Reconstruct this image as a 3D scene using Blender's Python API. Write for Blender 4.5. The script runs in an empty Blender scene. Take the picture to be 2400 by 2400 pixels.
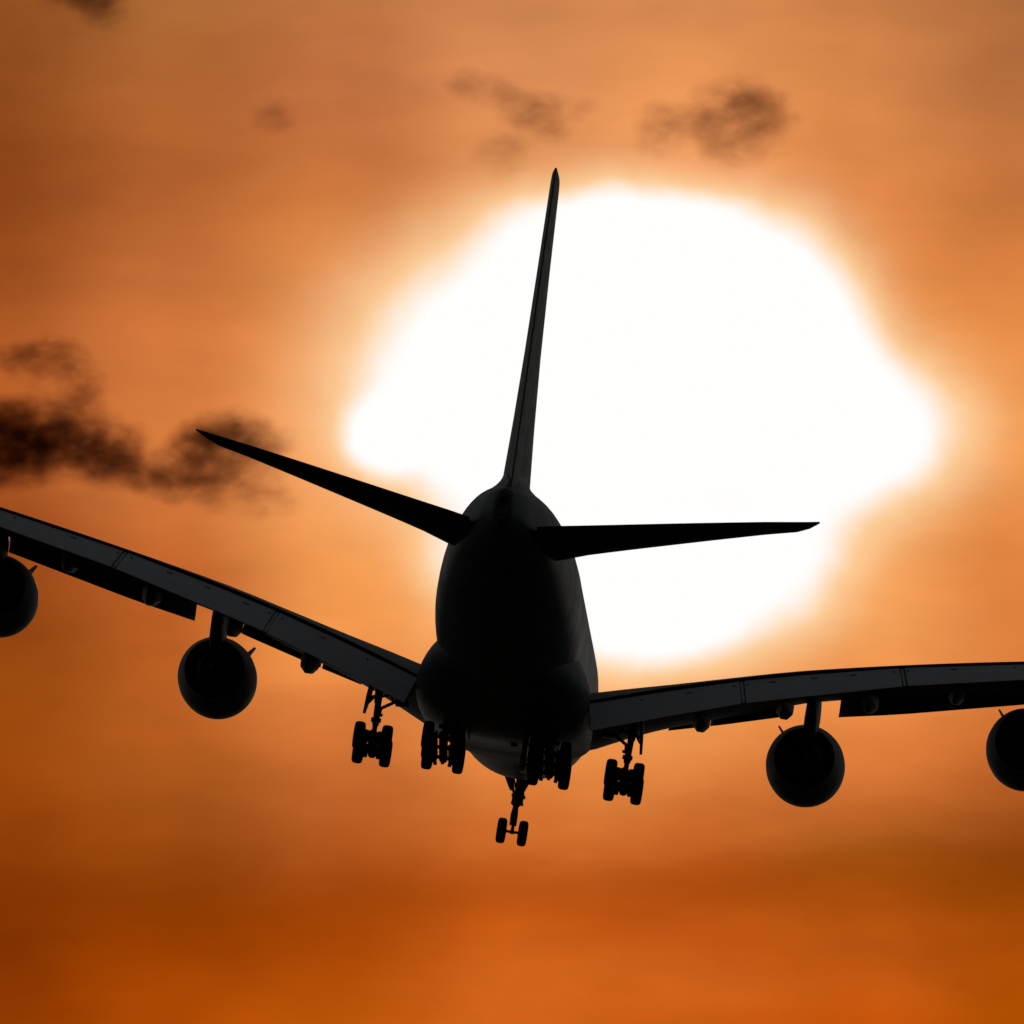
import bpy, bmesh, math, random
import numpy as np
from mathutils import Matrix, Vector

random.seed(7)
sc = bpy.context.scene
col = sc.collection
R = math.radians

# ------------------------------------------------------------------ camera
ELEV = R(9.6)                      # the photographer looks up along the approach path
FPX = 57351.3                      # focal length in pixels of a 2400 px wide picture
cam_d = bpy.data.cameras.new("camera")
cam = bpy.data.objects.new("camera", cam_d)
col.objects.link(cam)
cam_d.sensor_width = 36.0
cam_d.lens = 36.0 * FPX / 2400.0
cam_d.clip_start = 5.0
cam_d.clip_end = 200000.0
cam.location = (0, 0, 1.7)
cam.rotation_euler = (R(90) + ELEV, 0, 0)
sc.camera = cam
CAMM = Matrix.Translation((0, 0, 1.7)) @ Matrix.Rotation(R(90) + ELEV, 4, 'X')

FWD = Vector((0, math.cos(ELEV), math.sin(ELEV)))
UPV = Vector((0, -math.sin(ELEV), math.cos(ELEV)))
RGT = Vector((1, 0, 0))


def sky_dir(x, y):                 # x, y in hundreds of pixels of the 24 x 24 sky patch
    return (FWD + RGT * ((x - 12) / 573.513) - UPV * ((y - 12) / 573.513)).normalized()


# ------------------------------------------------------------------ view
sc.view_settings.view_transform = 'Standard'
sc.view_settings.look = 'None'
sc.view_settings.exposure = 0
sc.view_settings.gamma = 1
sc.render.engine = 'CYCLES'
sc.cycles.max_bounces = 8
sc.cycles.volume_step_rate = 0.25
sc.cycles.volume_max_steps = 512
sc.cycles.use_denoising = True

# ------------------------------------------------------------------ world / sky
SUN = sky_dir(14.6, 9.6)
sun_el = math.asin(SUN.z)
sun_az = math.atan2(SUN.x, SUN.y)

w = bpy.data.worlds.new("World")
sc.world = w
w.use_nodes = True
nt = w.node_tree
nt.nodes.clear()


class G:
    """small helper for writing node trees"""
    def __init__(s, nt):
        s.nt = nt

    def n(s, t, **kw):
        nd = s.nt.nodes.new(t)
        for k, v in kw.items():
            setattr(nd, k, v)
        return nd

    def put(s, sock, v):
        if v is None:
            return
        if isinstance(v, bpy.types.NodeSocket):
            s.nt.links.new(v, sock)
        else:
            sock.default_value = v

    def m(s, op, a, b=None, c=None, clamp=False):
        nd = s.n('ShaderNodeMath', operation=op, use_clamp=clamp)
        s.put(nd.inputs[0], a)
        s.put(nd.inputs[1], b)
        s.put(nd.inputs[2], c)
        return nd.outputs[0]

    def v(s, op, a, b=None, out=0):
        nd = s.n('ShaderNodeVectorMath', operation=op)
        s.put(nd.inputs[0], a)
        if op == 'SCALE':
            s.put(nd.inputs['Scale'], b)
        else:
            s.put(nd.inputs[1], b)
        return nd.outputs[out]

    def xyz(s, x, y, z):
        nd = s.n('ShaderNodeCombineXYZ')
        for i, q in enumerate((x, y, z)):
            s.put(nd.inputs[i], q)
        return nd.outputs[0]

    def noise(s, vec, scale, detail=4, rough=0.5, out='Fac'):
        nd = s.n('ShaderNodeTexNoise')
        s.put(nd.inputs['Vector'], vec)
        nd.inputs['Scale'].default_value = scale
        nd.inputs['Detail'].default_value = detail
        nd.inputs['Roughness'].default_value = rough
        return nd.outputs[out]

    def rng(s, val, a, b, c=0.0, d=1.0, kind='LINEAR'):
        nd = s.n('ShaderNodeMapRange', interpolation_type=kind)
        s.put(nd.inputs[0], val)
        for i, q in enumerate((a, b, c, d)):
            s.put(nd.inputs[i + 1], q)
        return nd.outputs[0]

    def mix(s, f, a, b):
        nd = s.n('ShaderNodeMix', data_type='RGBA')
        s.put(nd.inputs[0], f)
        for sock, q in ((nd.inputs[6], a), (nd.inputs[7], b)):
            if isinstance(q, tuple) and len(q) == 3:
                q = (*q, 1)
            s.put(sock, q)
        return nd.outputs[2]


def lin(c):
    r = []
    for q in c:
        q /= 255.0
        r.append(q / 12.92 if q <= 0.04045 else ((q + 0.055) / 1.055) ** 2.4)
    return tuple(r)


g = G(nt)
d = g.n('ShaderNodeTexCoord').outputs['Generated']
df = g.v('DOT_PRODUCT', d, tuple(FWD), out=1)
dfs = g.m('MAXIMUM', df, 0.02)
U = g.m('ADD', g.m('MULTIPLY', g.m('DIVIDE', g.v('DOT_PRODUCT', d, tuple(RGT), out=1), dfs), 573.513), 12.0)
V = g.m('SUBTRACT', 12.0, g.m('MULTIPLY', g.m('DIVIDE', g.v('DOT_PRODUCT', d, tuple(UPV), out=1), dfs), 573.513))
# drifting veils: warp the sky coordinates with low noise, stretched along the horizon
flat = g.xyz(g.m('MULTIPLY', U, 0.40), V, 0.0)
wv = g.noise(flat, 0.35, 3, 0.5, 'Color')
wv = g.v('SUBTRACT', wv, (0.5, 0.5, 0.5))
sx = g.n('ShaderNodeSeparateXYZ')
g.put(sx.inputs[0], wv)
Uw = g.m('ADD', U, g.m('MULTIPLY', sx.outputs[0], 2.2))
Vw = g.m('ADD', V, g.m('MULTIPLY', sx.outputs[1], 2.4))

ROWS = [0, 2, 4, 6, 8, 10, 12, 14, 16, 18, 20, 21, 22, 23, 24]
GRID = {
    0: [(138, 74, 32), (134, 70, 27), (124, 58, 18), (142, 68, 24), (164, 84, 36), (168, 84, 36), (138, 62, 20), (130, 58, 12),
        (142, 66, 12), (146, 64, 10), (132, 55, 5), (122, 47, 3), (120, 46, 2), (130, 50, 2), (138, 54, 2)],
    4: [(160, 98, 50), (166, 93, 45), (158, 82, 35), (174, 94, 46), (192, 105, 52), (208, 118, 58), (188, 102, 48), (178, 86, 32),
        (168, 84, 28), (158, 78, 24), (142, 62, 8), (135, 54, 2), (142, 57, 2), (152, 62, 2), (165, 68, 4)],
    8: [(178, 108, 60), (190, 108, 62), (188, 104, 52), (208, 125, 64), (222, 134, 70), (232, 150, 85), (226, 142, 76), (234, 148, 74),
        (212, 118, 56), (190, 100, 44), (160, 72, 20), (152, 62, 4), (160, 66, 4), (172, 72, 6), (182, 82, 10)],
    12: [(198, 124, 74), (208, 132, 82), (216, 136, 76), (228, 146, 82), (235, 160, 100), (240, 170, 110), (240, 168, 104), (240, 165, 100),
         (236, 150, 78), (226, 130, 60), (184, 88, 28), (168, 72, 12), (184, 82, 18), (204, 98, 30), (198, 92, 26)],
    16: [(202, 128, 76), (222, 140, 80), (226, 146, 90), (232, 152, 92), (240, 160, 95), (240, 165, 100), (240, 168, 108), (240, 170, 110),
         (240, 160, 90), (230, 136, 66), (174, 76, 18), (168, 70, 8), (190, 84, 20), (206, 98, 28), (194, 86, 20)],
    20: [(188, 116, 66), (206, 126, 70), (210, 125, 68), (214, 126, 62), (232, 145, 76), (242, 164, 96), (240, 164, 98), (238, 156, 86),
         (228, 138, 70), (212, 114, 52), (142, 68, 8), (156, 70, 8), (176, 78, 14), (196, 88, 20), (190, 80, 8)],
    24: [(164, 100, 56), (178, 108, 60), (188, 106, 54), (198, 114, 54), (218, 132, 66), (238, 154, 84), (216, 128, 62), (206, 116, 54),
         (214, 120, 56), (178, 88, 32), (122, 54, 4), (138, 62, 4), (160, 70, 6), (166, 72, 4), (165, 75, 2)],
}
vfac = g.m('DIVIDE', Vw, 24.0)
prev = None
keys = sorted(GRID)
for i, k in enumerate(keys):
    cr = g.n('ShaderNodeValToRGB')
    cr.color_ramp.interpolation = 'B_SPLINE'
    els = cr.color_ramp.elements
    while len(els) < len(ROWS):
        els.new(0.5)
    for j, rw in enumerate(ROWS):
        els[j].position = rw / 24.0
        r_, g_, b_ = GRID[k][j]
        kk = 1.07 if k <= 4 else 1.045
        els[j].color = (*lin((min(r_ * kk, 248), g_ * kk + 1, b_ * kk)), 1)
    g.put(cr.inputs[0], vfac)
    if prev is None:
        prev = cr.outputs[0]
    else:
        prev = g.mix(g.rng(Uw, keys[i - 1], k, 0, 1, 'SMOOTHSTEP'), prev, cr.outputs[0])
base = prev
# fine streaks of thin cloud
st = g.noise(g.xyz(g.m('MULTIPLY', U, 0.25), V, 3.0), 0.8, 3, 0.5)
st2 = g.noise(g.xyz(g.m('MULTIPLY', U, 0.6), V, 9.0), 0.5, 4, 0.5)
brt = g.m('ADD', g.rng(st, 0.3, 0.7, -0.055, 0.055), g.rng(st2, 0.3, 0.7, 0.93, 1.07))
base = g.v('SCALE', base, brt)
# the veiled sun: burnt-out patch with an uneven rim
BL = [[15.183, 13.975, 2.467, 1.726, 1.91], [18.27, 7.706, 1.998, 2.146, 1.49], [12.2, 13.108, 0.796, 2.079, 2.939],
      [13.294, 9.031, 4.304, 3.059, 2.458], [18.668, 12.982, 1.604, 1.956, 0.789], [14.841, 5.534, 2.84, 1.22, 1.209],
      [10.4, 13.3, 0.8, 1.3, 0.45], [20.4, 10.186, 2.42, 1.785, 1.26], [8.978, 10.241, 0.887, 0.802, 0.875]]
wn = g.v('SUBTRACT', g.noise(g.xyz(U, V, 5.0), 0.8, 2, 0.45, 'Color'), (0.5, 0.5, 0.5))
sx2 = g.n('ShaderNodeSeparateXYZ')
g.put(sx2.inputs[0], wn)
Ug = g.m('ADD', U, g.m('MULTIPLY', sx2.outputs[0], 0.42))
Vg = g.m('ADD', V, g.m('MULTIPLY', sx2.outputs[1], 0.42))
tot = None
for cx, cy, rx, ry, a in BL:
    px = g.m('MULTIPLY', g.m('SUBTRACT', Ug, cx), 1 / rx)
    py = g.m('MULTIPLY', g.m('SUBTRACT', Vg, cy), 1 / ry)
    rr = g.m('ADD', g.m('MULTIPLY', px, px), g.m('MULTIPLY', py, py))
    ga = g.m('MULTIPLY', g.m('EXPONENT', g.m('MULTIPLY', rr, -1.0)), a)
    tot = ga if tot is None else g.m('ADD', tot, ga)
gx = g.m('MULTIPLY', g.m('SUBTRACT', Uw, 14.8), 1 / 9.0)
gy = g.m('MULTIPLY', g.m('SUBTRACT', Vw, 9.8), 1 / 6.3)
glow = g.m('MULTIPLY', g.m('EXPONENT', g.m('MULTIPLY', g.m('ADD', g.m('MULTIPLY', gx, gx), g.m('MULTIPLY', gy, gy)), -1.0)), 0.17)
base = g.mix(glow, base, lin((253, 182, 120)))
h1 = g.rng(tot, 0.03, 0.78, 0, 1, 'SMOOTHSTEP')
h2 = g.rng(tot, 0.50, 1.10, 0, 1, 'SMOOTHSTEP')
c1 = g.mix(h1, base, lin((254, 210, 158)))
c2 = g.mix(h2, c1, (1.0, 1.0, 0.99))
# away from the glow the dome falls off to a dim grey-blue evening sky
nish = g.n('ShaderNodeTexSky', sky_type='NISHITA')
nish.sun_disc = False
nish.sun_elevation = sun_el
nish.sun_rotation = sun_az
nish.air_density = 1.0
nish.dust_density = 1.0
hs = g.n('ShaderNodeHueSaturation')
hs.inputs['Saturation'].default_value = 0.30
g.put(hs.inputs['Color'], nish.outputs[0])
broad = g.v('SCALE', hs.outputs[0], 0.0135)
near = g.rng(df, math.cos(R(5)), math.cos(R(2.2)), 0, 1, 'SMOOTHSTEP')
final = g.mix(near, broad, c2)
bg = g.n('ShaderNodeBackground')
g.put(bg.inputs[0], final)
bg.inputs[1].default_value = 1.0
wo = g.n('ShaderNodeOutputWorld')
nt.links.new(bg.outputs[0], wo.inputs[0])

# ------------------------------------------------------------------ sun
ld = bpy.data.lights.new("sun", 'SUN')
ld.energy = 0.7
ld.angle = R(0.5)
ld.color = (1.0, 0.62, 0.32)
lo = bpy.data.objects.new("sun", ld)
col.objects.link(lo)
lo.location = (0, 0, 300)
lo.rotation_euler = SUN.to_track_quat('Z', 'Y').to_euler()


# ------------------------------------------------------------------ materials
def mat(name, rgb, rough=0.5, spec=0.3, metal=0.0, var=0.12, scale=1.5, streak=0.0, seams=False):
    m = bpy.data.materials.new(name)
    m.use_nodes = True
    q = G(m.node_tree)
    b = m.node_tree.nodes['Principled BSDF']
    tc = q.n('ShaderNodeTexCoord').outputs['Object']
    n1 = q.noise(tc, scale, 5, 0.6)
    n2 = q.noise(q.v('MULTIPLY', tc, (1.0, 0.12, 1.0)), scale * 3, 4, 0.6)   # grime streaks run fore and aft
    f = q.m('ADD', q.rng(n1, 0.3, 0.7, 1 - var, 1 + var * 0.5), q.rng(n2, 0.45, 0.75, 0, -streak))
    if seams:                       # skin joints: frames every 2.6 m, stringers every 1.25 m
        sp = q.n('ShaderNodeSeparateXYZ')
        q.put(sp.inputs[0], tc)
        for sk, per, wd in ((1, 2.6, 0.022), (2, 1.25, 0.03)):
            fr = q.m('FRACT', q.m('DIVIDE', sp.outputs[sk], per))
            f = q.m('MULTIPLY', f, q.rng(q.m('ABSOLUTE', q.m('SUBTRACT', fr, 0.5)), wd * 0.6, wd, 0.55, 1.0))
    q.put(b.inputs['Base Color'], q.v('SCALE', tuple(rgb), f))
    q.put(b.inputs['Roughness'], q.rng(n1, 0.3, 0.7, rough - 0.06, rough + 0.08))
    b.inputs['Specular IOR Level'].default_value = spec
    b.inputs['Metallic'].default_value = metal
    return m


M = {
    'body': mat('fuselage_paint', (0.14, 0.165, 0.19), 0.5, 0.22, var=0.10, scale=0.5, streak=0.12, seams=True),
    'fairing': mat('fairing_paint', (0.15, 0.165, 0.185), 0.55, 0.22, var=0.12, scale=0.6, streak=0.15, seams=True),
    'wing': mat('wing_grey', (0.24, 0.25, 0.27), 0.6, 0.15, var=0.10, scale=0.7, streak=0.12),
    'flap': mat('flap_grey', (0.66, 0.67, 0.68), 0.55, 0.3, var=0.06, scale=0.8, streak=0.05),
    'dark': mat('shade_and_part_dark', (0.012, 0.012, 0.013), 0.8, 0.1),  # near-black: painted shade at flap gap and pipe mouth, plus some dark parts
    'mark': mat('mark_dark', (0.10, 0.10, 0.11), 0.8, 0.1),
    'pod': mat('pod_paint', (0.12, 0.125, 0.135), 0.6, 0.12, var=0.1),
    'metal': mat('slat_metal', (0.30, 0.31, 0.33), 0.42, 0.4, metal=0.3, streak=0.1),
    'nacelle': mat('nacelle_paint', (0.22, 0.24, 0.25), 0.6, 0.15, var=0.15, scale=0.9, streak=0.18),
    'hot': mat('exhaust_metal', (0.075, 0.072, 0.07), 0.6, 0.2, metal=0.5),
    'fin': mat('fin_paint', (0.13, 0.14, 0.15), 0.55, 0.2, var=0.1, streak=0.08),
    'tail': mat('tailplane_paint', (0.06, 0.06, 0.065), 0.6, 0.12, var=0.1, streak=0.08),
    'strut': mat('gear_strut', (0.05, 0.05, 0.055), 0.5, 0.3),
    'rubber': mat('tyre_rubber', (0.014, 0.014, 0.014), 0.85, 0.15),
    'rim': mat('wheel_rim', (0.09, 0.09, 0.095), 0.5, 0.3, metal=0.4),
    'glass': mat('window_glass', (0.01, 0.01, 0.012), 0.2, 0.5),
}


# ------------------------------------------------------------------ mesh helpers
def P3(l, s, z):                    # lateral, station from the nose, height -> local metres
    return (l, 35.0 - s, z)


def link(name, bm, mats, parent=None, sharp=35):
    bmesh.ops.remove_doubles(bm, verts=bm.verts, dist=1e-5)
    bmesh.ops.recalc_face_normals(bm, faces=bm.faces)
    me = bpy.data.meshes.new(name)
    bm.to_mesh(me)
    bm.free()
    for k in (mats if isinstance(mats, (list, tuple)) else [mats]):
        me.materials.append(M[k])
    for p in me.polygons:
        p.use_smooth = True
    try:
        me.set_sharp_from_angle(angle=R(sharp))
    except Exception:
        pass
    o = bpy.data.objects.new(name, me)
    col.objects.link(o)
    if parent is not None:
        o.parent = parent
    return o


def loft(bm, rings, closed=True, caps=(True, True), mi=0, strip_mi=None):
    vr = [[bm.verts.new(p) for p in r] for r in rings]
    n = len(rings[0])
    for a, b in zip(vr, vr[1:]):
        for i in range(n if closed else n - 1):
            j = (i + 1) % n
            try:
                f = bm.faces.new((a[i], a[j], b[j], b[i]))
                f.material_index = strip_mi.get(i, mi) if strip_mi else mi
            except ValueError:
                pass
    if caps[0]:
        bm.faces.new(vr[0]).material_index = mi
    if caps[1]:
        bm.faces.new(vr[-1]).material_index = mi
    return vr


def tube(bm, a, b, r0, r1=None, n=14, mi=0):
    r1 = r0 if r1 is None else r1
    a, b = Vector(a), Vector(b)
    d_ = (b - a).normalized()
    x = d_.orthogonal().normalized()
    y = d_.cross(x)
    rings = []
    for c, r in ((a, r0), (b, r1)):
        rings.append([c + x * (r * math.cos(2 * math.pi * i / n)) + y * (r * math.sin(2 * math.pi * i / n)) for i in range(n)])
    loft(bm, rings, mi=mi)


def lathe(bm, prof, origin, axis, n=40, mi=0, closed_prof=False):
    """prof: (distance along axis, radius)"""
    o_, ax = Vector(origin), Vector(axis).normalized()
    x = ax.orthogonal().normalized()
    y = ax.cross(x)
    rings = [[o_ + ax * t + x * (r * math.cos(2 * math.pi * i / n)) + y * (r * math.sin(2 * math.pi * i / n)) for i in range(n)]
             for t, r in prof]
    if closed_prof:
        rings.append(rings[0])
        loft(bm, rings, caps=(False, False), mi=mi)
    else:
        loft(bm, rings, mi=mi)


def box(bm, c, h, rot=None, mi=0, bev=0.0):
    mtx = Matrix.Translation(c) @ (rot.to_4x4() if rot else Matrix.Identity(4)) @ Matrix.Diagonal((2 * h[0], 2 * h[1], 2 * h[2], 1))
    r = bmesh.ops.create_cube(bm, size=1.0, matrix=mtx)
    fs = {f for v_ in r['verts'] for f in v_.link_faces}
    for f in fs:
        f.material_index = mi
    if bev:
        es = {e for v_ in r['verts'] for e in v_.link_edges}
        bmesh.ops.bevel(bm, geom=list(es), offset=bev, segments=2, affect='EDGES', profile=0.7)


def plate(bm, poly, thick, mi=0):
    """poly: list of 3D points (planar); extruded both ways by thick/2 along its normal"""
    pts = [Vector(p) for p in poly]
    nrm = (pts[1] - pts[0]).cross(pts[2] - pts[0]).normalized() * (thick / 2)
    loft(bm, [[p + nrm for p in pts], [p - nrm for p in pts]], mi=mi)


def naca(x):
    return 5 * (0.2969 * math.sqrt(x) - 0.1260 * x - 0.3516 * x * x + 0.2843 * x ** 3 - 0.1036 * x ** 4)


def interp(tab, x):
    if x <= tab[0][0]:
        return tab[0][1:]
    for a, b in zip(tab, tab[1:]):
        if x <= b[0]:
            t = (x - a[0]) / (b[0] - a[0])
            return tuple(p + (q - p) * t for p, q in zip(a[1:], b[1:]))
    return tab[-1][1:]


def foil_ring(l, sl, zl, st_, zt, tc, teh, x0=0.0, x1=1.0, n=14, camber=0.0):
    c = st_ - sl
    pts = []
    xs = [x0 + (x1 - x0) * (0.5 - 0.5 * math.cos(math.pi * i / n)) for i in range(n + 1)]
    for x in reversed(xs):
        y = naca(x) * tc * c / 1.0 * 1.0 + teh / 2 * x + camber * c * 4 * x * (1 - x)
        pts.append((l, sl + c * x, zl + (zt - zl) * x + y))
    for x in xs[(1 if x0 == 0 else 0):]:
        y = -(naca(x) * tc * c) - teh / 2 * x + camber * c * 4 * x * (1 - x)
        pts.append((l, sl + c * x, zl + (zt - zl) * x + y))
    return pts


# NOTE naca() already gives the half thickness for a unit thickness ratio
ROOT = bpy.data.objects.new("airliner", None)
col.objects.link(ROOT)
ROOT['label'] = "four-engined double-deck airliner seen from behind, gear down, dark against the sun"
ROOT['category'] = "airliner"
ROOT.empty_display_size = 5

# ---- place it in the air: its pose relative to the camera was measured from the photograph
yaw, pit, rol, D = 0.0431555066, 0.110622482, 0.153383774, 1200.0
cx, cy = 1192.17984, 1541.98694


def air2cam(v3):
    X, Y, Z = v3[0], v3[1] + 5.0, v3[2] - 5.0      # reference point: station 40, height 5
    x1 = X * math.cos(yaw) + Y * math.sin(yaw)
    y1 = -X * math.sin(yaw) + Y * math.cos(yaw)
    z2 = Z * math.cos(pit) - y1 * math.sin(pit)
    y2 = y1 * math.cos(pit) + Z * math.sin(pit)
    xc = x1 * math.cos(rol) + z2 * math.sin(rol)
    yc = -x1 * math.sin(rol) + z2 * math.cos(rol)
    return Vector((xc, yc, -(D + y2)))


dref = Vector(((cx - 1200) / FPX, -(cy - 1200) / FPX, -1)).normalized()
Q = Vector((0, 0, -1)).rotation_difference(dref).to_matrix()
o0 = Q @ air2cam((0, 0, 0))
cols_ = [Q @ air2cam(e) - o0 for e in ((1, 0, 0), (0, 1, 0), (0, 0, 1))]
mm = Matrix((cols_[0], cols_[1], cols_[2])).transposed().to_4x4()
mm.translation = o0
ROOT.matrix_world = CAMM @ mm

# ------------------------------------------------------------------ ground (below the frame, shades the belly)
bm = bmesh.new()
bmesh.ops.create_grid(bm, x_segments=8, y_segments=8, size=90000)
go = link('ground', bm, 'dark')
gm = mat('ground_grass', (0.016, 0.017, 0.010), 0.95, 0.05, var=0.4, scale=0.01)
go.data.materials[0] = gm
go['kind'] = 'structure'

# ------------------------------------------------------------------ fuselage
FUS = [  # s, half width, bottom, top, z of max width
    (0.0, 0.02, 4.58, 4.62, 4.6), (0.3, 0.62, 4.1, 5.1, 4.6), (1.0, 1.22, 3.75, 5.7, 4.65), (2.0, 1.82, 3.48, 6.4, 4.75),
    (4.0, 2.62, 3.1, 7.7, 5.0), (6.0, 3.1, 2.82, 8.9, 5.3), (9.0, 3.45, 2.44, 10.1, 5.7), (12.0, 3.57, 2.23, 10.6, 5.95),
    (15.0, 3.57, 2.2, 10.75, 6.0), (25.0, 3.57, 2.2, 10.75, 6.0), (35.0, 3.57, 2.2, 10.75, 6.0), (44.0, 3.57, 2.25, 10.75, 6.0),
    (48.0, 3.55, 2.6, 10.75, 6.15), (52.0, 3.44, 3.25, 10.78, 6.45), (56.0, 3.2, 4.1, 10.8, 6.85), (60.0, 2.82, 5.05, 10.75, 7.3),
    (64.0, 2.25, 6.08, 10.52, 7.85), (67.0, 1.65, 6.85, 10.2, 8.2), (69.0, 1.2, 7.3, 9.95, 8.45), (70.5, 0.78, 7.62, 9.72, 8.6),
    (71.3, 0.52, 7.8, 9.55, 8.65), (71.8, 0.36, 7.95, 9.35, 8.65)]


def fus_ring(w_, zb, zt, zw, s, n=64, nu=2.3, nl=2.05):
    out = []
    for i in range(n):
        a = 2 * math.pi * i / n
        c, s_ = math.cos(a), math.sin(a)
        e = nu if s_ >= 0 else nl
        x = w_ * math.copysign(abs(c) ** (2 / e), c)
        z = zw + (zt - zw if s_ >= 0 else zw - zb) * math.copysign(abs(s_) ** (2 / e), s_)
        out.append(P3(x, s, z))
    return out


def smooth_table(tab, step=0.75):
    """Catmull-Rom resampling of a station table"""
    xs = [t[0] for t in tab]
    out = []
    for i in range(len(tab) - 1):
        a, b = tab[i], tab[i + 1]
        n = max(1, int(round((b[0] - a[0]) / step)))
        for k in range(n):
            t = k / n
            row = [a[0] + (b[0] - a[0]) * t]
            for j in range(1, len(a)):
                h = b[0] - a[0]
                m0 = (b[j] - tab[i - 1][j]) / (b[0] - tab[i - 1][0]) if i > 0 else (b[j] - a[j]) / h
                m1 = (tab[i + 2][j] - a[j]) / (tab[i + 2][0] - a[0]) if i + 2 < len(tab) else (b[j] - a[j]) / h
                t2, t3 = t * t, t ** 3
                row.append((2 * t3 - 3 * t2 + 1) * a[j] + (t3 - 2 * t2 + t) * h * m0 + (-2 * t3 + 3 * t2) * b[j] + (t3 - t2) * h * m1)
            out.append(tuple(row))
    out.append(tab[-1])
    return out


bm = bmesh.new()
FS = smooth_table(FUS)
FS = [r for r in FS if r[0] <= 71.31]
loft(bm, [fus_ring(r[1], r[2], r[3], r[4], r[0]) for r in FS])
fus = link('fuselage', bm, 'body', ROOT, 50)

bm = bmesh.new()
loft(bm, [fus_ring(r[1] * .985, r[2] + .01, r[3] - .01, r[4], r[0]) for r in [(71.25, 0.515, 7.81, 9.54, 8.65)] + [(71.4, .49, 7.83, 9.50, 8.65)] + [(71.65, 0.42, 7.90, 9.40, 8.65), (71.8, 0.34, 7.97, 9.30, 8.65)]])
link('tail_cone', bm, 'hot', fus, 50)
# tail cone end: exhaust of the auxiliary power unit
bm = bmesh.new()
lathe(bm, [(0, 0.30), (0.38, 0.29), (0.38, 0.25), (0.24, 0.23), (0.24, 0.01)], P3(0, 71.55, 8.88), (0, -1, -0.0), 28)
lathe(bm, [(0.385, 0.235), (0.387, 0.01)], P3(0, 71.55, 8.88), (0, -1, 0), 28, mi=1)  # near-black disc paints the shade inside the pipe mouth
link('exhaust_pipe', bm, ['fin', 'dark'], fus)
bm = bmesh.new()
lathe(bm, [(0.0, 0.12), (0.1, 0.10), (0.14, 0.05)], P3(0.0, 71.78, 8.3), (0, -1, 0), 18)
link('tail_light', bm, 'rim', fus)
FT = [(r[0], r[1], r[2], r[3], r[4]) for r in FUS]

# ------------------------------------------------------------------ belly fairing
FAIR = [(18.0, 1.2, 2.15, 4.4, 2.9), (20.0, 2.9, 2.1, 5.6, 3.0), (23.0, 3.9, 2.02, 6.6, 3.1), (27.0, 4.25, 1.95, 7.0, 3.1),
        (31.0, 4.35, 1.72, 7.1, 3.1), (35.0, 4.35, 1.5, 7.1, 3.05), (39.0, 4.33, 1.55, 7.1, 3.1), (42.0, 4.2, 1.8, 6.9, 3.25),
        (45.0, 3.75, 2.25, 6.5, 3.55), (48.0, 3.0, 2.8, 5.9, 3.9), (50.5, 2.0, 3.2, 5.2, 4.0), (52.0, 1.0, 3.5, 4.6, 4.0)]
bm = bmesh.new()
loft(bm, [fus_ring(r[1], r[2], r[3], r[4], r[0], 56, 1.85, 2.5) for r in smooth_table(FAIR, 0.8)])
fair = link('belly_fairing', bm, 'fairing', ROOT, 50)

bm = bmesh.new()
box(bm, P3(0.62, 33.0, 1.58), (0.17, 0.25, 0.09), bev=0.03)
link('air_outlet', bm, 'dark', fair)

# ------------------------------------------------------------------ wings
#        l     sLE   zLE   sTE   zTEtop t/c  blunt
WT = [(3.0, 20.2, 3.80, 39.9, 3.08, .135, .16), (4.3, 21.3, 4.02, 40.0, 3.52, .132, .18), (6.0, 22.6, 4.55, 40.1, 4.08, .118, .20),
      (8.0, 24.0, 5.05, 40.3, 4.70, .102, .20), (11.6, 26.6, 5.82, 40.9, 5.66, .094, .20), (14.4, 28.6, 6.50, 41.4, 6.32, .088, .18),
      (19.3, 32.2, 7.10, 42.9, 7.20, .088, .16), (25.4, 36.6, 7.82, 44.9, 8.08, .090, .14), (31.0, 40.7, 8.45, 47.0, 8.70, .095, .10),
      (36.0, 44.4, 8.95, 49.0, 9.20, .10, .07), (39.0, 46.9, 9.25, 50.5, 9.50, .09, .05), (39.6, 47.9, 9.3, 50.8, 9.55, .05, .04)]
#  flap: l, s top, z top, s bottom, z bottom
FL = [(4.2, 40.05, 3.33, 42.8, 1.74), (8.0, 40.35, 4.50, 43.1, 3.02), (11.5, 40.9, 5.47, 43.4, 4.14), (14.4, 41.45, 6.13, 43.8, 4.86),
      (19.3, 42.95, 7.06, 45.1, 5.98), (25.4, 44.95, 7.93, 46.9, 7.02), (27.6, 45.7, 8.2, 47.6, 7.36)]

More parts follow.
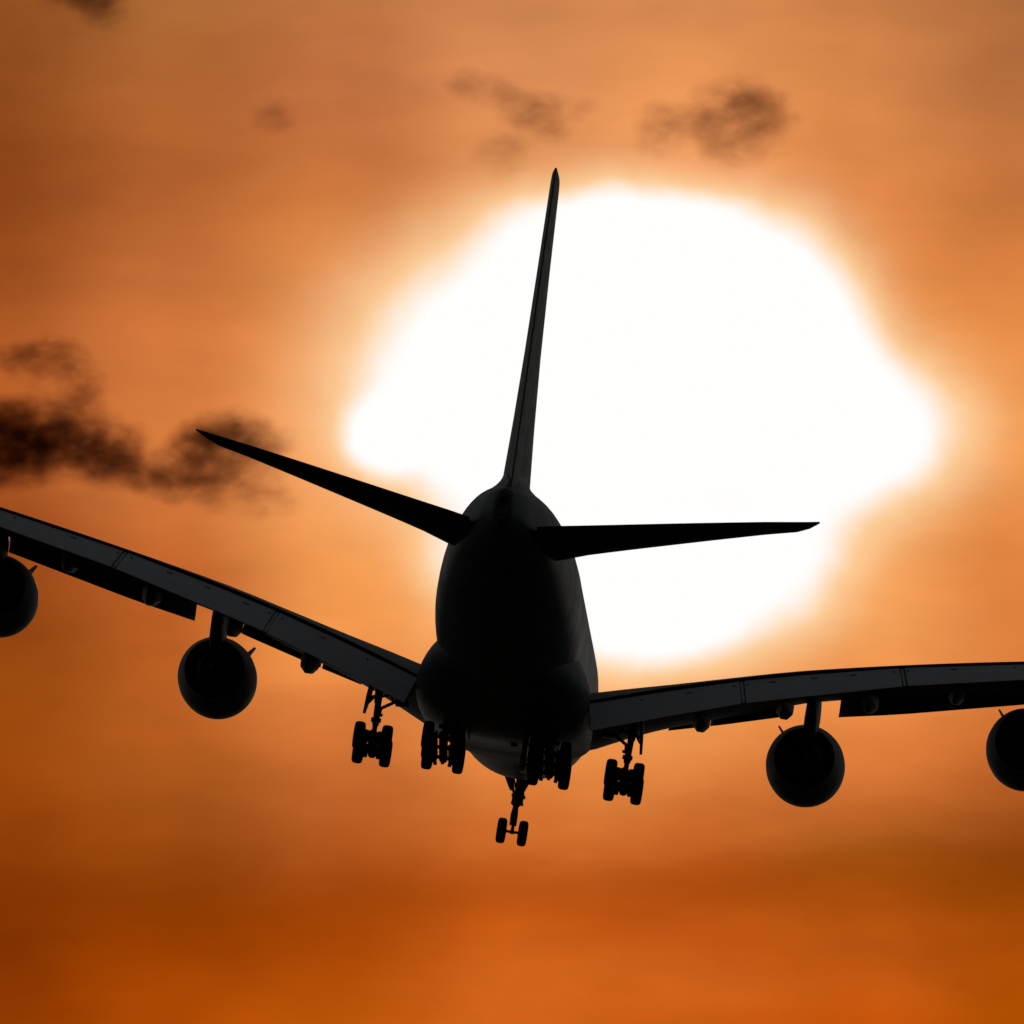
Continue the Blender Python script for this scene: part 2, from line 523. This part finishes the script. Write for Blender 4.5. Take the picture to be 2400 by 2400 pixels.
GROUP_E = "engines under the wings"
for side in (-1, 1):
    def S3(l, s, z):
        return P3(side * l, s, z)

    bm = bmesh.new()
    rings = []
    dense = smooth_table(WT, 1.2)
    for (l, sl, zl, st_, zt, tc, teh) in dense:
        rings.append([S3(*p) for p in foil_ring(l, sl, zl, st_, zt - teh / 2, tc, teh, n=18, camber=0.008)])
    n = len(rings[0])
    loft(bm, rings, strip_mi={n - 1: 1})  # blunt trailing edge coloured black to paint in the shaded gap above the flaps
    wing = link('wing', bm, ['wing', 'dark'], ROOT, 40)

    # wingtip fence
    bm = bmesh.new()
    plate(bm, [S3(39.65, 47.9, 9.3), S3(39.75, 49.6, 10.35), S3(39.75, 50.9, 10.45), S3(39.65, 51.0, 9.5), S3(39.7, 51.1, 8.5), S3(39.7, 50.2, 8.5)], 0.08)
    link('wingtip_fence', bm, 'wing', wing)

    # flaps, deployed
    for (la, lb) in ((4.25, 11.38), (11.62, 19.08), (19.36, 27.4)):
        bm = bmesh.new()
        rings = []
        N = 8
        for k in range(N + 1):
            l = la + (lb - la) * k / N
            s0, z0, s1, z1 = interp(FL, l)
            ring = []
            top, bot = (l, s0, z0), (l + 0.36, s1, z1)
            ds, dz = s1 - s0, z1 - z0
            c = math.hypot(ds, dz)
            nx, nz = -dz / c, ds / c        # upward-aft normal
            xs = [0.5 - 0.5 * math.cos(math.pi * i / 10) for i in range(11)]
            # upper surface: nearly flat with a little camber; lower surface gives the thickness
            for x in reversed(xs):
                b_ = 0.07 * math.sin(math.pi * min(1, x)) * 1.0
                ring.append(S3(l + 0.36 * x, s0 + ds * x + nx * b_, z0 + dz * x + nz * b_))
            for x in xs[1:]:
                th = 2 * naca(x) * 0.15 * c * 0.9 + 0.02
                b_ = 0.07 * math.sin(math.pi * x) - th
                ring.append(S3(l + 0.36 * x, s0 + ds * x + nx * b_, z0 + dz * x + nz * b_))
            rings.append(ring)
        loft(bm, rings)
        # painted rectangles and bolt heads along the upper edge
        marks = [q for q in (9.08, 13.05, 15.04, 16.93, 21.77) if la < q < lb]
        dots = [q for q in (6.8, 11.2, 11.85, 18.85, 19.55, 24.7) if la - .1 < q < lb + .1]
        for q, w_, h_ in [(a, 0.16, 0.045) for a in marks] + [(a, 0.06, 0.06) for a in dots]:
            s0, z0, s1, z1 = interp(FL, q)
            ds, dz = s1 - s0, z1 - z0
            c = math.hypot(ds, dz)
            x = 0.24
            nx, nz = -dz / c, ds / c
            b_ = 0.07 * math.sin(math.pi * x) + 0.006
            pc = Vector(S3(q, s0 + ds * x + nx * b_, z0 + dz * x + nz * b_))
            dl = 0.05
            sa = interp(FL, q - dl)
            sb = interp(FL, q + dl)
            ex = (Vector(S3(q + dl, sb[0], sb[1])) - Vector(S3(q - dl, sa[0], sa[1]))).normalized()
            ey = (Vector(S3(q, s1, z1)) - Vector(S3(q, s0, z0))).normalized()
            ez = ex.cross(ey).normalized()
            rot = Matrix((ex, ey, ez)).transposed()
            box(bm, pc, (w_, h_, 0.006), rot, mi=1)
        link('flap', bm, ['flap', 'mark'], wing, 40)

    # seal strips bridging the gaps between flap panels, set slightly back
    for lc in (11.5, 19.22):
        bm = bmesh.new()
        s0, z0, s1, z1 = interp(FL, lc)
        ds, dz = s1 - s0, z1 - z0
        c = math.hypot(ds, dz)
        nx, nz = -dz / c, ds / c
        hw = 0.062
        q = []
        for x, o_ in ((0.02, -.03), (0.95, -.05)):
            for sg in (-1, 1):
                q.append(S3(lc + 0.36 * x + sg * hw, s0 + ds * x + nx * o_, z0 + dz * x + nz * o_))
        plate(bm, [q[0], q[1], q[3], q[2]], 0.03)
        link('flap_seal', bm, 'flap', wing)

    # slats and drooped leading edge
    LIP = [(7.5, 4.28, 24.2), (9.6, 4.66, 25.7), (10.3, 4.78, 26.2), (13.4, 5.40, 28.5), (14.2, 5.58, 29.0)]
    SLAT = [(16.12, 5.68, 29.4), (19.0, 6.0, 31.5), (25.3, 6.98, 35.7), (31.0, 7.75, 40.0), (38.8, 8.6, 45.9)]
    for name, tab, la, lb, sc_ in (('droop_nose', LIP, 7.72, 9.70, 0.8), ('droop_nose', LIP, 9.78, 13.75, 0.8),
                                   ('slat', SLAT, 16.12, 25.35, 1.0), ('slat', SLAT, 26.4, 38.6, 0.9)):
        bm = bmesh.new()
        rings = []
        for k in range(9):
            l = la + (lb - la) * k / 8
            zl_, sl_ = interp(tab, l)
            (wsl, wzl, wst, wzt, wtc, wteh) = interp(WT, l)
            # crescent: upper rear lip near the wing, nose ahead, lower lip
            uz = wzl + 0.16 * sc_
            pts = [(wsl + 0.35, uz + 0.22), (wsl - 0.15, uz + 0.05), (wsl - 0.6, (uz + zl_) / 2 + 0.12), (sl_ - 0.35, zl_ + 0.18), (sl_, zl_),
                   (sl_ + 0.02, zl_ + 0.05), (sl_ - 0.2, zl_ + 0.26), (wsl - 0.35, (uz + zl_) / 2 + 0.12), (wsl + 0.0, uz - 0.06), (wsl + 0.36, uz + 0.17)]
            rings.append([S3(l, a, b) for a, b in pts])
        loft(bm, rings)
        link(name, bm, 'metal', wing, 40)

    # flap track fairings
    for lf, sb, zb, wd in ((9.74, 38.5, 2.96, 0.42), (13.72, 39.0, 4.14, 0.42), (17.85, 40.0, 4.94, 0.42), (22.0, 41.0, 5.87, 0.40), (27.2, 43.0, 6.6, 0.34)):
        (wsl, wzl, wst, wzt, wtc, wteh) = interp(WT, lf)
        ts0, tz0, ts1, tz1 = interp(FL, lf)
        zt_ = wzt - 0.5
        ln = 1.35
        tabf = [(sb - 5.2 * ln, 0.04, zb + 1.15), (sb - 4.2 * ln, 0.22, zb + 0.85), (sb - 2.8 * ln, 0.36, zb + 0.45), (sb - 1.2, 0.42, zb + 0.12),
                (sb, 0.42, zb), (sb + 1.2, 0.36, zb - 0.03 + 0.06), (sb + 2.4, 0.22, zb + 0.16), (sb + 3.3, 0.05, zb + 0.30)]
        bm = bmesh.new()
        rings = []
        for (s, hw, z) in smooth_table(tabf, 0.5):
            k = hw / 0.42
            h = 0.95 * (0.25 + 0.75 * k)
            hw2 = wd * k
            ring = []
            for i in range(8):
                a = 2 * math.pi * (i + 0.5) / 8
                cc, ss = math.cos(a), math.sin(a)
                e = 1.7 if ss < 0 else 4.0
                x = hw2 * math.copysign(abs(cc) ** (2 / e), cc)
                zz = z - 0.05 + h / 2 + (h / 2) * math.copysign(abs(ss) ** (2 / e), ss)
                ring.append(S3(lf + x, s, zz))
            rings.append(ring)
        loft(bm, rings)
        link('flap_track_fairing', bm, 'pod', wing, 18)

# ------------------------------------------------------------------ engines
for side in (-1, 1):
    for le, sc0, ze, pyl in ((14.76, 25.5, 3.43, 'in'), (25.62, 33.7, 4.95, 'out')):
        bm = bmesh.new()
        prof = [(-2.25, 1.50), (-2.3, 1.58), (-2.2, 1.68), (-1.7, 1.83), (-0.9, 1.93), (0.0, 1.965), (1.0, 1.955), (1.9, 1.89), (2.8, 1.75),
                (3.5, 1.60), (3.95, 1.50), (3.95, 1.47), (3.2, 1.50), (2.0, 1.45), (1.2, 1.42), (-1.0, 1.40), (-2.0, 1.44)]
        lathe(bm, prof, P3(side * le, sc0, ze), (0, -1, 0), 56, closed_prof=True)
        eng = link('engine', bm, 'nacelle', ROOT, 40)
        bm = bmesh.new()
        lathe(bm, [(0.2, 0.35), (0.21, 1.43), (0.5, 1.43), (0.51, 0.35)], P3(side * le, sc0, ze), (0, -1, 0), 40)
        link('fan_disc', bm, 'dark', eng)
        bm = bmesh.new()
        lathe(bm, [(0.6, 0.9), (1.6, 1.12), (3.0, 1.08), (4.2, 0.88), (5.0, 0.70), (5.0, 0.66), (3.8, 0.70)], P3(side * le, sc0, ze), (0, -1, 0), 40)
        link('core_cowl', bm, 'hot', eng)
        bm = bmesh.new()
        lathe(bm, [(3.9, 0.45), (4.8, 0.36), (5.6, 0.12), (5.75, 0.02)], P3(side * le, sc0, ze), (0, -1, 0), 28)
        link('exhaust_cone', bm, 'hot', eng)
        # strake on the inboard shoulder
        bm = bmesh.new()
        a = R(48.5)
        ci, si = -side * math.cos(a), math.sin(a)
        pts = []
        for s, r in ((sc0 - 1.6, 1.86), (sc0 - 0.3, 2.45), (sc0 + 0.15, 2.42), (sc0 + 0.35, 1.9)):
            pts.append(P3(side * le + ci * r, s, ze + si * r))
        plate(bm, pts, 0.07)
        link('strake', bm, 'nacelle', eng)
        # pylon
        (wsl, wzl, wst, wzt, wtc, wteh) = interp(WT, le)
        zr = wzl
        bm = bmesh.new()
        side_prof = [  # s, z bottom, z top, half width
            (sc0 - 1.0, ze + 1.70, ze + 1.98, 0.06), (sc0 + 0.3, ze + 1.6, ze + 2.25, 0.26), (sc0 + 1.8, ze + 1.5, min(zr - 0.1, ze + 2.75), 0.34),
            (wsl + 0.4, ze + 0.9, zr + 0.1, 0.36), (wsl + 1.8, ze + 0.95, zr - 0.1, 0.36), (wsl + 3.2, ze + 1.5, zr - 0.15, 0.30), (wsl + 4.8, ze + 2.35, zr - 0.25, 0.2), (wsl + 6.2, zr - 0.75, zr - 0.35, 0.05)]
        rings = []
        for s, z0, z1, hw in side_prof:
            z1 = max(z1, z0 + 0.1)
            ring = []
            for i in range(16):
                a = 2 * math.pi * i / 16
                cc, ss = math.cos(a), math.sin(a)
                x = hw * math.copysign(abs(cc) ** 0.5, cc)
                zz = (z0 + z1) / 2 + (z1 - z0) / 2 * math.copysign(abs(ss) ** 0.5, ss)
                ring.append(P3(side * (le + 0.1) + x, s, zz))
            rings.append(ring)
        loft(bm, rings)
        link('pylon', bm, 'nacelle', eng, 40)

# ------------------------------------------------------------------ tailplanes
HT = [(0.6, 60.2, 7.45, 69.1, 8.02, .10, .04), (2.7, 61.6, 7.80, 69.55, 8.36, .10, .04), (4.0, 62.5, 8.12, 69.8, 8.55, .095, .04),
      (9.0, 65.9, 9.02, 70.9, 9.28, .09, .03), (12.5, 68.25, 9.62, 71.6, 9.78, .085, .03), (14.0, 69.3, 9.82, 71.85, 9.97, .08, .02),
      (14.6, 70.1, 9.96, 71.95, 10.05, .07, .02), (15.08, 71.6, 10.09, 72.05, 10.12, .05, .02)]
HTs = smooth_table(HT[:5], 1.0)[:-1] + HT[4:]
for side in (-1, 1):
    for nm, x0, x1 in (('tailplane', 0.0, 0.70), ('elevator', 0.703, 1.0)):
        bm = bmesh.new()
        rings = []
        for (l, sl, zl, st_, zt, tc, teh) in HTs:
            if nm == 'elevator' and l < 1.5:
                l = 1.5
            rings.append([P3(side * a, b, c) for a, b, c in foil_ring(l, sl, zl, st_, zt - teh / 2, tc, teh, x0, x1, n=12)])
        if nm == 'elevator':
            rings = rings[1:]
        loft(bm, rings)
        if nm == 'tailplane':
            tp = link(nm, bm, 'tail', ROOT, 40)
        else:
            link(nm, bm, 'tail', tp, 40)

# ------------------------------------------------------------------ fin and rudder
FN = [  # z, sLE, sTE, tc, teh
    (10.0, 56.5, 68.9, .118, .08), (10.6, 57.3, 69.0, .115, .08), (13.6, 60.0, 69.4, .108, .08), (16.8, 62.6, 70.3, .098, .08), (20.8, 65.6, 71.2, .10, .08),
    (24.1, 68.1, 71.85, .115, .07), (24.4, 68.35, 71.95, .11, .07)]
for nm, x0, x1 in (('tail_fin', 0.0, 0.72), ('rudder', 0.724, 1.0)):
    bm = bmesh.new()
    rings = []
    for (z, sl, st_, tc, teh) in FN:
        c = st_ - sl
        xs = [x0 + (x1 - x0) * (0.5 - 0.5 * math.cos(math.pi * i / 12)) for i in range(13)]
        ring = []
        tip = z > 24.3

        def zz(x):
            return z + (0.72 * x ** 0.62 if z > 24 else 0.0)

        def off(x):     # rudder slightly to the right
            return 0.0 if nm == 'tail_fin' else 0.075 * (x - x0) / (x1 - x0) * c / 9
        for x in reversed(xs):
            y = naca(x) * tc * c + teh / 2 * x
            ring.append(P3(y + off(x), sl + c * x, zz(x)))
        for x in xs[(1 if x0 == 0 else 0):]:
            y = -naca(x) * tc * c - teh / 2 * x
            ring.append(P3(y + off(x), sl + c * x, zz(x)))
        rings.append(ring)
    loft(bm, rings)
    if nm == 'tail_fin':
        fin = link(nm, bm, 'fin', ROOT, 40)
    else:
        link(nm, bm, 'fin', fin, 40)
# dorsal fillet that blends the fin into the crown
bm = bmesh.new()
rings = []
for s, hw, zt, wb in ((54.0, 0.04, 10.85, 0.25), (56.0, 0.05, 11.0, 0.5), (58.5, 0.38, 11.3, 1.0), (61.0, 0.55, 11.5, 1.2), (64.0, 0.54, 11.3, 1.2), (66.5, 0.34, 10.9, 0.9), (68.8, 0.06, 10.3, 0.5)):
    zb = interp(FT, s)[2] - 0.30
    ring = []
    for k in range(9):
        t = k / 8
        x = hw + (wb - hw) * (1 - t) ** 2.4
        ring.append(P3(x, s, zb + (zt - zb) * t))
    for k in range(8, -1, -1):
        t = k / 8
        x = hw + (wb - hw) * (1 - t) ** 2.4
        ring.append(P3(-x, s, zb + (zt - zb) * t))
    rings.append(ring)
loft(bm, rings)
link('fin_fillet', bm, 'body', fin, 50)


# ------------------------------------------------------------------ landing gear
def wheel_bm(l, s, z, r, wd, bm_t, bm_r):
    h = wd / 2
    prof = [(-h * .80, r * .52), (-h * .98, r * .62), (-h, r * .78), (-h * .90, r * .90), (-h * .62, r * .98), (-h * .2, r), (h * .2, r), (h * .62, r * .98),
            (h * .90, r * .90), (h, r * .78), (h * .98, r * .62), (h * .80, r * .52)]
    lathe(bm_t, prof, P3(l, s, z), (1, 0, 0), 36, closed_prof=True)
    prof = [(-h * .78, r * .53), (-h * .78, r * .40), (-h * .3, r * .3), (-h * .3, 0.02), (h * .3, 0.02), (h * .3, r * .3), (h * .78, r * .40), (h * .78, r * .53)]
    lathe(bm_r, prof, P3(l, s, z), (1, 0, 0), 28, closed_prof=True)


def add_wheel(l, s, z, r, wd, parent):
    bt = bmesh.new()
    br = bmesh.new()
    wheel_bm(l, s, z, r, wd, bt, br)
    # one mesh, tyre and rim as two materials
    me = bpy.data.meshes.new('tmp')
    br.to_mesh(me)
    n0 = len(bt.faces)
    bt.from_mesh(me)
    bpy.data.meshes.remove(me)
    bt.faces.ensure_lookup_table()
    for f in bt.faces[n0:]:
        f.material_index = 1
    br.free()
    return link('wheel', bt, ['rubber', 'rim'], parent, 40)


for side in (-1, 1):
    def S3(l, s, z):
        return P3(side * l, s, z)
    # --- wing gear
    bm = bmesh.new()
    tube(bm, S3(6.34, 33.6, 3.9), S3(6.28, 33.6, 1.72), 0.17, 0.16, 20)
    tube(bm, S3(6.34, 33.6, 3.3), S3(6.32, 33.6, 2.55), 0.20, 0.19, 20)
    tube(bm, S3(6.28, 33.6, 1.80), S3(6.27, 33.6, 1.40), 0.24, 0.15, 18)
    tube(bm, S3(6.02, 33.7, 1.68), S3(6.52, 33.7, 1.66), 0.10, 0.10, 12)
    tube(bm, S3(6.28, 33.6, 1.6), S3(6.27, 33.6, 0.5), 0.125, 0.125, 18)
    tube(bm, S3(6.1, 33.75, 2.28), S3(6.12, 33.75, 1.85), 0.06, 0.05, 10)
    tube(bm, S3(6.05, 33.9, 2.0), S3(6.05, 33.9, 1.86), 0.09, 0.07, 10)
    # torque links
    for sg in (-1, 1):
        tube(bm, S3(6.28 + sg * .13, 33.8, 1.6), S3(6.28, 34.35, 1.05), 0.05, 0.045, 8)
        tube(bm, S3(6.28, 34.35, 1.05), S3(6.28 + sg * .12, 33.8, 0.72), 0.045, 0.05, 8)
    wg = link('wing_landing_gear', bm, 'strut', ROOT)
    bm = bmesh.new()
    tube(bm, S3(6.30, 33.6, 2.18), S3(5.30, 33.4, 2.86), 0.085, 0.085, 12)
    tube(bm, S3(6.25, 33.6, 2.85), S3(5.75, 33.5, 3.05), 0.07, 0.06, 10)
    tube(bm, S3(5.75, 33.5, 3.05), S3(5.55, 33.45, 2.68), 0.05, 0.05, 10)
    tube(bm, S3(6.5, 33.8, 3.0), S3(6.32, 33.7, 2.4), 0.04, 0.04, 8)
    box(bm, S3(5.15, 33.2, 2.72), (0.32, 0.4, 0.14), bev=0.04)
    link('side_brace', bm, 'strut', wg)
    bm = bmesh.new()
    tube(bm, S3(6.27, 34.75, 0.86), S3(6.27, 32.35, 0.12), 0.25, 0.22, 16)
    tube(bm, S3(6.27, 33.6, 0.25), S3(6.27, 33.6, 0.7), 0.24, 0.24, 16)
    for s, z in ((34.45, 0.73), (32.75, 0.22)):
        tube(bm, S3(5.45, s, z), S3(7.1, s, z), 0.09, 0.09, 12)
        for sg in (-1, 1):
            tube(bm, S3(6.27 + sg * .22, s, z), S3(6.27 + sg * .46, s, z), 0.33, 0.36, 20)
            tube(bm, S3(6.27 + sg * .30, s - .1, z - .30), S3(6.27 + sg * .30, s + .1, z - .30), 0.05, 0.05, 8)
    for sg in (-1, 1):
        tube(bm, S3(6.27 + sg * .30, 34.4, 0.42), S3(6.27 + sg * .30, 32.8, -0.12), 0.035, 0.035, 8)
        tube(bm, S3(6.27 + sg * .13, 34.2, 0.92), S3(6.27 + sg * .1, 33.2, 0.72), 0.04, 0.04, 8)
    link('bogie_beam', bm, 'strut', wg)
    for s, z in ((34.45, 0.73), (32.75, 0.22)):
        for l in (5.59, 6.95):
            add_wheel(side * l, s, z, 0.70, 0.53, wg)
    bm = bmesh.new()
    plate(bm, [S3(6.72, 32.4, 3.55), S3(6.72, 34.9, 3.5), S3(6.82, 34.7, 2.75), S3(6.90, 34.0, 1.92), S3(6.90, 33.7, 1.92), S3(6.80, 32.6, 2.8)], 0.13)
    tube(bm, S3(6.75, 33.5, 2.75), S3(6.42, 33.6, 2.95), 0.09, 0.03, 8)
    tube(bm, S3(6.78, 33.5, 2.5), S3(6.42, 33.6, 2.92), 0.07, 0.03, 8)
    link('gear_door', bm, 'pod', wg)

    # --- body gear, six wheels
    bm = bmesh.new()
    tube(bm, S3(2.5, 36.9, 2.6), S3(2.6, 36.9, 1.3), 0.34, 0.28, 20)
    box(bm, S3(2.25, 37.2, 1.55), (0.30, 0.35, 0.42), bev=0.08)
    tube(bm, S3(2.64, 36.9, 1.6), S3(2.64, 36.9, 0.5), 0.16, 0.16, 20)
    tube(bm, S3(2.64, 36.8, 1.1), S3(2.64, 34.4, 2.3), 0.11, 0.11, 12)
    for sg in (-1, 1):
        tube(bm, S3(2.64 + sg * .2, 37.1, 1.5), S3(2.64, 37.9, 1.15), 0.06, 0.05, 8)
        tube(bm, S3(2.64, 37.9, 1.15), S3(2.64 + sg * .15, 37.2, 0.75), 0.05, 0.06, 8)
    tube(bm, S3(2.3, 36.9, 1.55), S3(3.0, 36.9, 1.5), 0.12, 0.12, 12)
    if side > 0:
        box(bm, S3(1.33, 36.2, 0.75), (0.14, 0.9, 0.75), bev=0.05)
        tube(bm, S3(1.4, 36.2, 0.3), S3(2.5, 36.6, 0.6), 0.08, 0.08, 10)
    bg_ = link('body_landing_gear', bm, 'strut', ROOT)
    bm = bmesh.new()
    WS = ((38.6, 0.80), (36.9, 0.48), (35.2, 0.17))
    tube(bm, S3(2.64, 38.8, 0.9), S3(2.64, 34.9, 0.13), 0.23, 0.22, 16)
    for s, z in WS:
        tube(bm, S3(1.75, s, z), S3(3.55, s, z), 0.10, 0.10, 12)
        for sg in (-1, 1):
            tube(bm, S3(2.64 + sg * .30, s, z), S3(2.64 + sg * .56, s, z), 0.30 if s < 38 else 0.2, 0.33 if s < 38 else 0.24, 20)
    for sg in (-1, 1):
        for dz_, dl in ((-0.34, .33), (0.33, .36)):
            tube(bm, S3(2.64 + sg * dl, 38.5, 0.80 + dz_), S3(2.64 + sg * dl, 35.3, 0.17 + dz_), 0.04, 0.04, 8)
        box(bm, S3(2.64 + sg * .36, 35.2, -0.17), (0.09, 0.14, 0.07), bev=0.02)
    tube(bm, S3(2.64, 35.2, 0.0), S3(2.64, 35.2, -0.16), 0.10, 0.08, 12)
    link('bogie_beam', bm, 'strut', bg_)
    for s, z in WS:
        for l in (1.87, 3.41):
            add_wheel(side * l, s, z, 0.70, 0.53, bg_)
    bm = bmesh.new()
    plate(bm, [S3(1.55, 35.0, 1.75), S3(1.55, 39.0, 1.7), S3(1.50, 38.8, 1.25), S3(1.50, 35.3, 1.2)], 0.05)
    link('gear_door', bm, 'fairing', bg_)

# --- nose gear
bm = bmesh.new()
tube(bm, P3(0, 5.3, 2.9), P3(0, 5.05, 1.5), 0.18, 0.17, 20)
tube(bm, P3(0.03, 5.08, 2.22), P3(0.03, 5.03, 1.55), 0.31, 0.29, 20)
tube(bm, P3(0, 5.03, 1.60), P3(0, 5.0, 1.40), 0.24, 0.12, 20)
tube(bm, P3(0, 5.03, 1.5), P3(0, 5.0, 0.85), 0.115, 0.11, 18)
tube(bm, P3(0, 5.0, 0.9), P3(0, 5.0, 0.15), 0.085, 0.085, 16)
for sg in (-1, 1):
    tube(bm, P3(sg * .1, 5.2, 1.45), P3(sg * .14, 5.55, 0.98), 0.04, 0.05, 8)
    tube(bm, P3(sg * .14, 5.55, 0.98), P3(sg * .13, 5.15, 0.50), 0.05, 0.045, 8)
plate(bm, [P3(-.06, 5.2, 1.42), P3(.06, 5.2, 1.42), P3(.19, 5.3, 0.52), P3(-.19, 5.3, 0.52)], 0.08)
tube(bm, P3(-.5, 5.0, 0.18), P3(.5, 5.0, 0.18), 0.07, 0.07, 14)
tube(bm, P3(0, 5.0, 0.08), P3(0, 5.0, 0.34), 0.11, 0.09, 14)
ng = link('nose_landing_gear', bm, 'strut', ROOT)
for l in (-0.54, 0.54):
    add_wheel(l, 5.0, 0.18, 0.65, 0.455, ng)
bm = bmesh.new()
for x, z, r in ((.30, 2.02, .11), (-.24, 2.05, .09), (.26, 1.66, .10), (-.22, 1.68, .08)):
    tube(bm, P3(x, 5.1, z), P3(x, 4.8, z), r * .8, r, 16)
    tube(bm, P3(x, 5.0, z), P3(0, 5.0, z), 0.05, 0.05, 8)
link('landing_light', bm, 'rim', ng)
bm = bmesh.new()
for sg in (-1, 1):
    tube(bm, P3(sg * .62, 6.2, 3.0), P3(sg * .2, 5.1, 2.15), 0.08, 0.07, 10)
    tube(bm, P3(sg * .35, 6.0, 3.0), P3(sg * .15, 5.1, 2.4), 0.05, 0.045, 10)
link('drag_brace', bm, 'strut', ng)
for pts in ([(-.88, 3.05), (-.40, 3.05), (-.18, 2.30), (-.36, 2.18), (-.46, 2.30)], [(.72, 3.05), (.2, 3.05), (.15, 2.2), (.25, 2.25), (.42, 2.5)]):
    bm = bmesh.new()
    plate(bm, [P3(a, 6.0 - 0.4 * (3.05 - b), b) for a, b in pts], 0.09)
    link('gear_door', bm, 'strut', ng)

# ------------------------------------------------------------------ dark clouds, real volumes far beyond the airliner
UNIT = 100.0 / FPX                  # 100 px of the photograph as an angle


def cloud(label, dist, blobs, dens, nscale=1.3, warp=0.75, thr=0.13, tint=(0.20, 0.13, 0.16), depth=1.0, seed=0.0):
    """blobs: (x, y, rx, ry, amp) in hundreds of pixels; each is an ellipsoid of vapour"""
    mx = sum(b[0] for b in blobs) / len(blobs)
    my = sum(b[1] for b in blobs) / len(blobs)
    bm = bmesh.new()
    for x, y, rx, ry, a in blobs:
        k = math.sqrt(max(0.3, math.log(max(a, .3) * 1.15 / (thr * 0.6)))) * 1.08
        mtx = Matrix.Translation((x - mx, 0, my - y)) @ Matrix.Diagonal((rx * k, depth * (rx + ry) / 2 * k, ry * k, 1))
        bmesh.ops.create_icosphere(bm, subdivisions=3, radius=1.0, matrix=mtx)
    me = bpy.data.meshes.new('dark_cloud')
    bm.to_mesh(me)
    bm.free()
    o = bpy.data.objects.new('dark_cloud', me)
    col.objects.link(o)
    if len(blobs) > 1:
        md = o.modifiers.new('r', 'REMESH')
        md.mode = 'VOXEL'
        md.voxel_size = 0.09
        dg = bpy.context.evaluated_depsgraph_get()
        me2 = bpy.data.meshes.new_from_object(o.evaluated_get(dg))
        o.modifiers.clear()
        o.data = me2
        me2.name = 'dark_cloud'
    for p in o.data.polygons:
        p.use_smooth = True
    sc_ = dist * UNIT
    pos = Vector((0, 0, 1.7)) + sky_dir(mx, my) * dist
    o.matrix_world = Matrix.Translation(pos) @ Matrix.Rotation(ELEV, 4, 'X') @ Matrix.Scale(sc_, 4)
    m = bpy.data.materials.new('cloud_vapour')
    m.use_nodes = True
    m.node_tree.nodes.clear()
    q = G(m.node_tree)
    tc = q.n('ShaderNodeTexCoord').outputs['Object']
    nv = q.v('ADD', q.v('MULTIPLY', tc, (0.8, 0.28, 1.15)), (seed, seed * 1.7, seed * .3))
    wn_ = q.v('SCALE', q.v('SUBTRACT', q.noise(nv, nscale, 4, 0.52, 'Color'), (.5, .5, .5)), warp)
    pw = q.v('ADD', tc, wn_)
    tot = None
    for x, y, rx, ry, a in blobs:
        v_ = q.v('MULTIPLY', q.v('SUBTRACT', pw, (x - mx, 0, my - y)), (1 / rx, 2 / (rx + ry) / depth, 1 / ry))
        gg = q.m('MULTIPLY', q.m('EXPONENT', q.m('MULTIPLY', q.v('DOT_PRODUCT', v_, v_, out=1), -1.0)), a)
        tot = gg if tot is None else q.m('ADD', tot, gg)
    fb = q.rng(q.noise(nv, nscale * 1.25, 4, 0.55), 0.32, 0.70, 0.42, 1.3)
    de = q.m('MAXIMUM', q.m('SUBTRACT', q.m('MULTIPLY', tot, fb), thr), 0.0)
    ab = q.n('ShaderNodeVolumeAbsorption')
    ab.inputs['Color'].default_value = (*tint, 1)
    q.put(ab.inputs['Density'], q.m('MULTIPLY', de, dens / sc_))
    out = q.n('ShaderNodeOutputMaterial')
    m.node_tree.links.new(ab.outputs[0], out.inputs['Volume'])
    o.data.materials.clear()
    o.data.materials.append(m)
    o['label'] = label
    o['category'] = 'cloud'
    o['group'] = 'dark clouds in the orange sky'
    return o


cloud("small brown cloud cut off by the top edge, up left", 42000, [(1.8, -.1, .95, .35, 1.1), (2.4, .2, .5, .42, 1)], 1.2, seed=1)
cloud("tiny faint grey puff alone in the upper left sky", 42000, [(6.4, 2.75, .45, .5, 1)], .85, seed=2)
cloud("thin grey-brown streak of cloud slanting down above the fin tip", 41000,
      [(10.95, 1.95, .5, .32, .8), (11.6, 2.2, .55, .3, .85), (12.3, 2.6, .6, .38, 1), (12.9, 2.85, .55, .5, 1), (13.7, 2.5, .45, .3, .6)], 0.8, seed=3)
cloud("faint soft puff just left of the fin tip", 41000, [(11.75, 3.65, .6, .6, .9)], .65, seed=4)
cloud("brown ragged cloud above the bright glare, right of the fin", 41000,
      [(17.3, 2.45, .85, .6, 1.2), (17.0, 3.3, .65, .65, .85), (18.1, 3.0, .6, .6, .8), (16.0, 2.85, .75, .45, .85), (15.4, 3.2, .48, .5, .65)], 1.0, seed=5)
cloud("curled wisp of dark cloud at the left edge above the thick bank", 40000,
      [(.3, 8.45, .8, .32, .95), (1.2, 8.25, .7, .32, 1), (1.8, 8.75, .42, .45, 1), (2.1, 9.3, .42, .5, .95), (1.5, 9.6, .6, .4, .55), (.9, 9.0, .6, .4, .35)], 1.3, seed=6, nscale=1.6, warp=.7)
cloud("thick near-black cloud bank at the left edge", 40000,
      [(-.2, 10.4, 1.1, .85, 1.6), (1.0, 10.3, 1.1, .68, 1.7), (2.2, 10.5, .95, .62, 1.4), (3.0, 10.8, .7, .5, 1.0), (3.5, 11.2, .5, .42, .8)], 1.55, seed=7)
cloud("dark cloud behind the tip of the left tailplane", 40500,
      [(5.1, 10.2, .75, .5, 1.3), (4.6, 10.8, .85, .6, 1.5), (6.0, 10.4, .75, .55, 1.0), (5.2, 11.4, .9, .5, .65), (6.4, 11.7, .7, .55, .5), (4.1, 11.3, .6, .35, .8)], 1.4, seed=8)
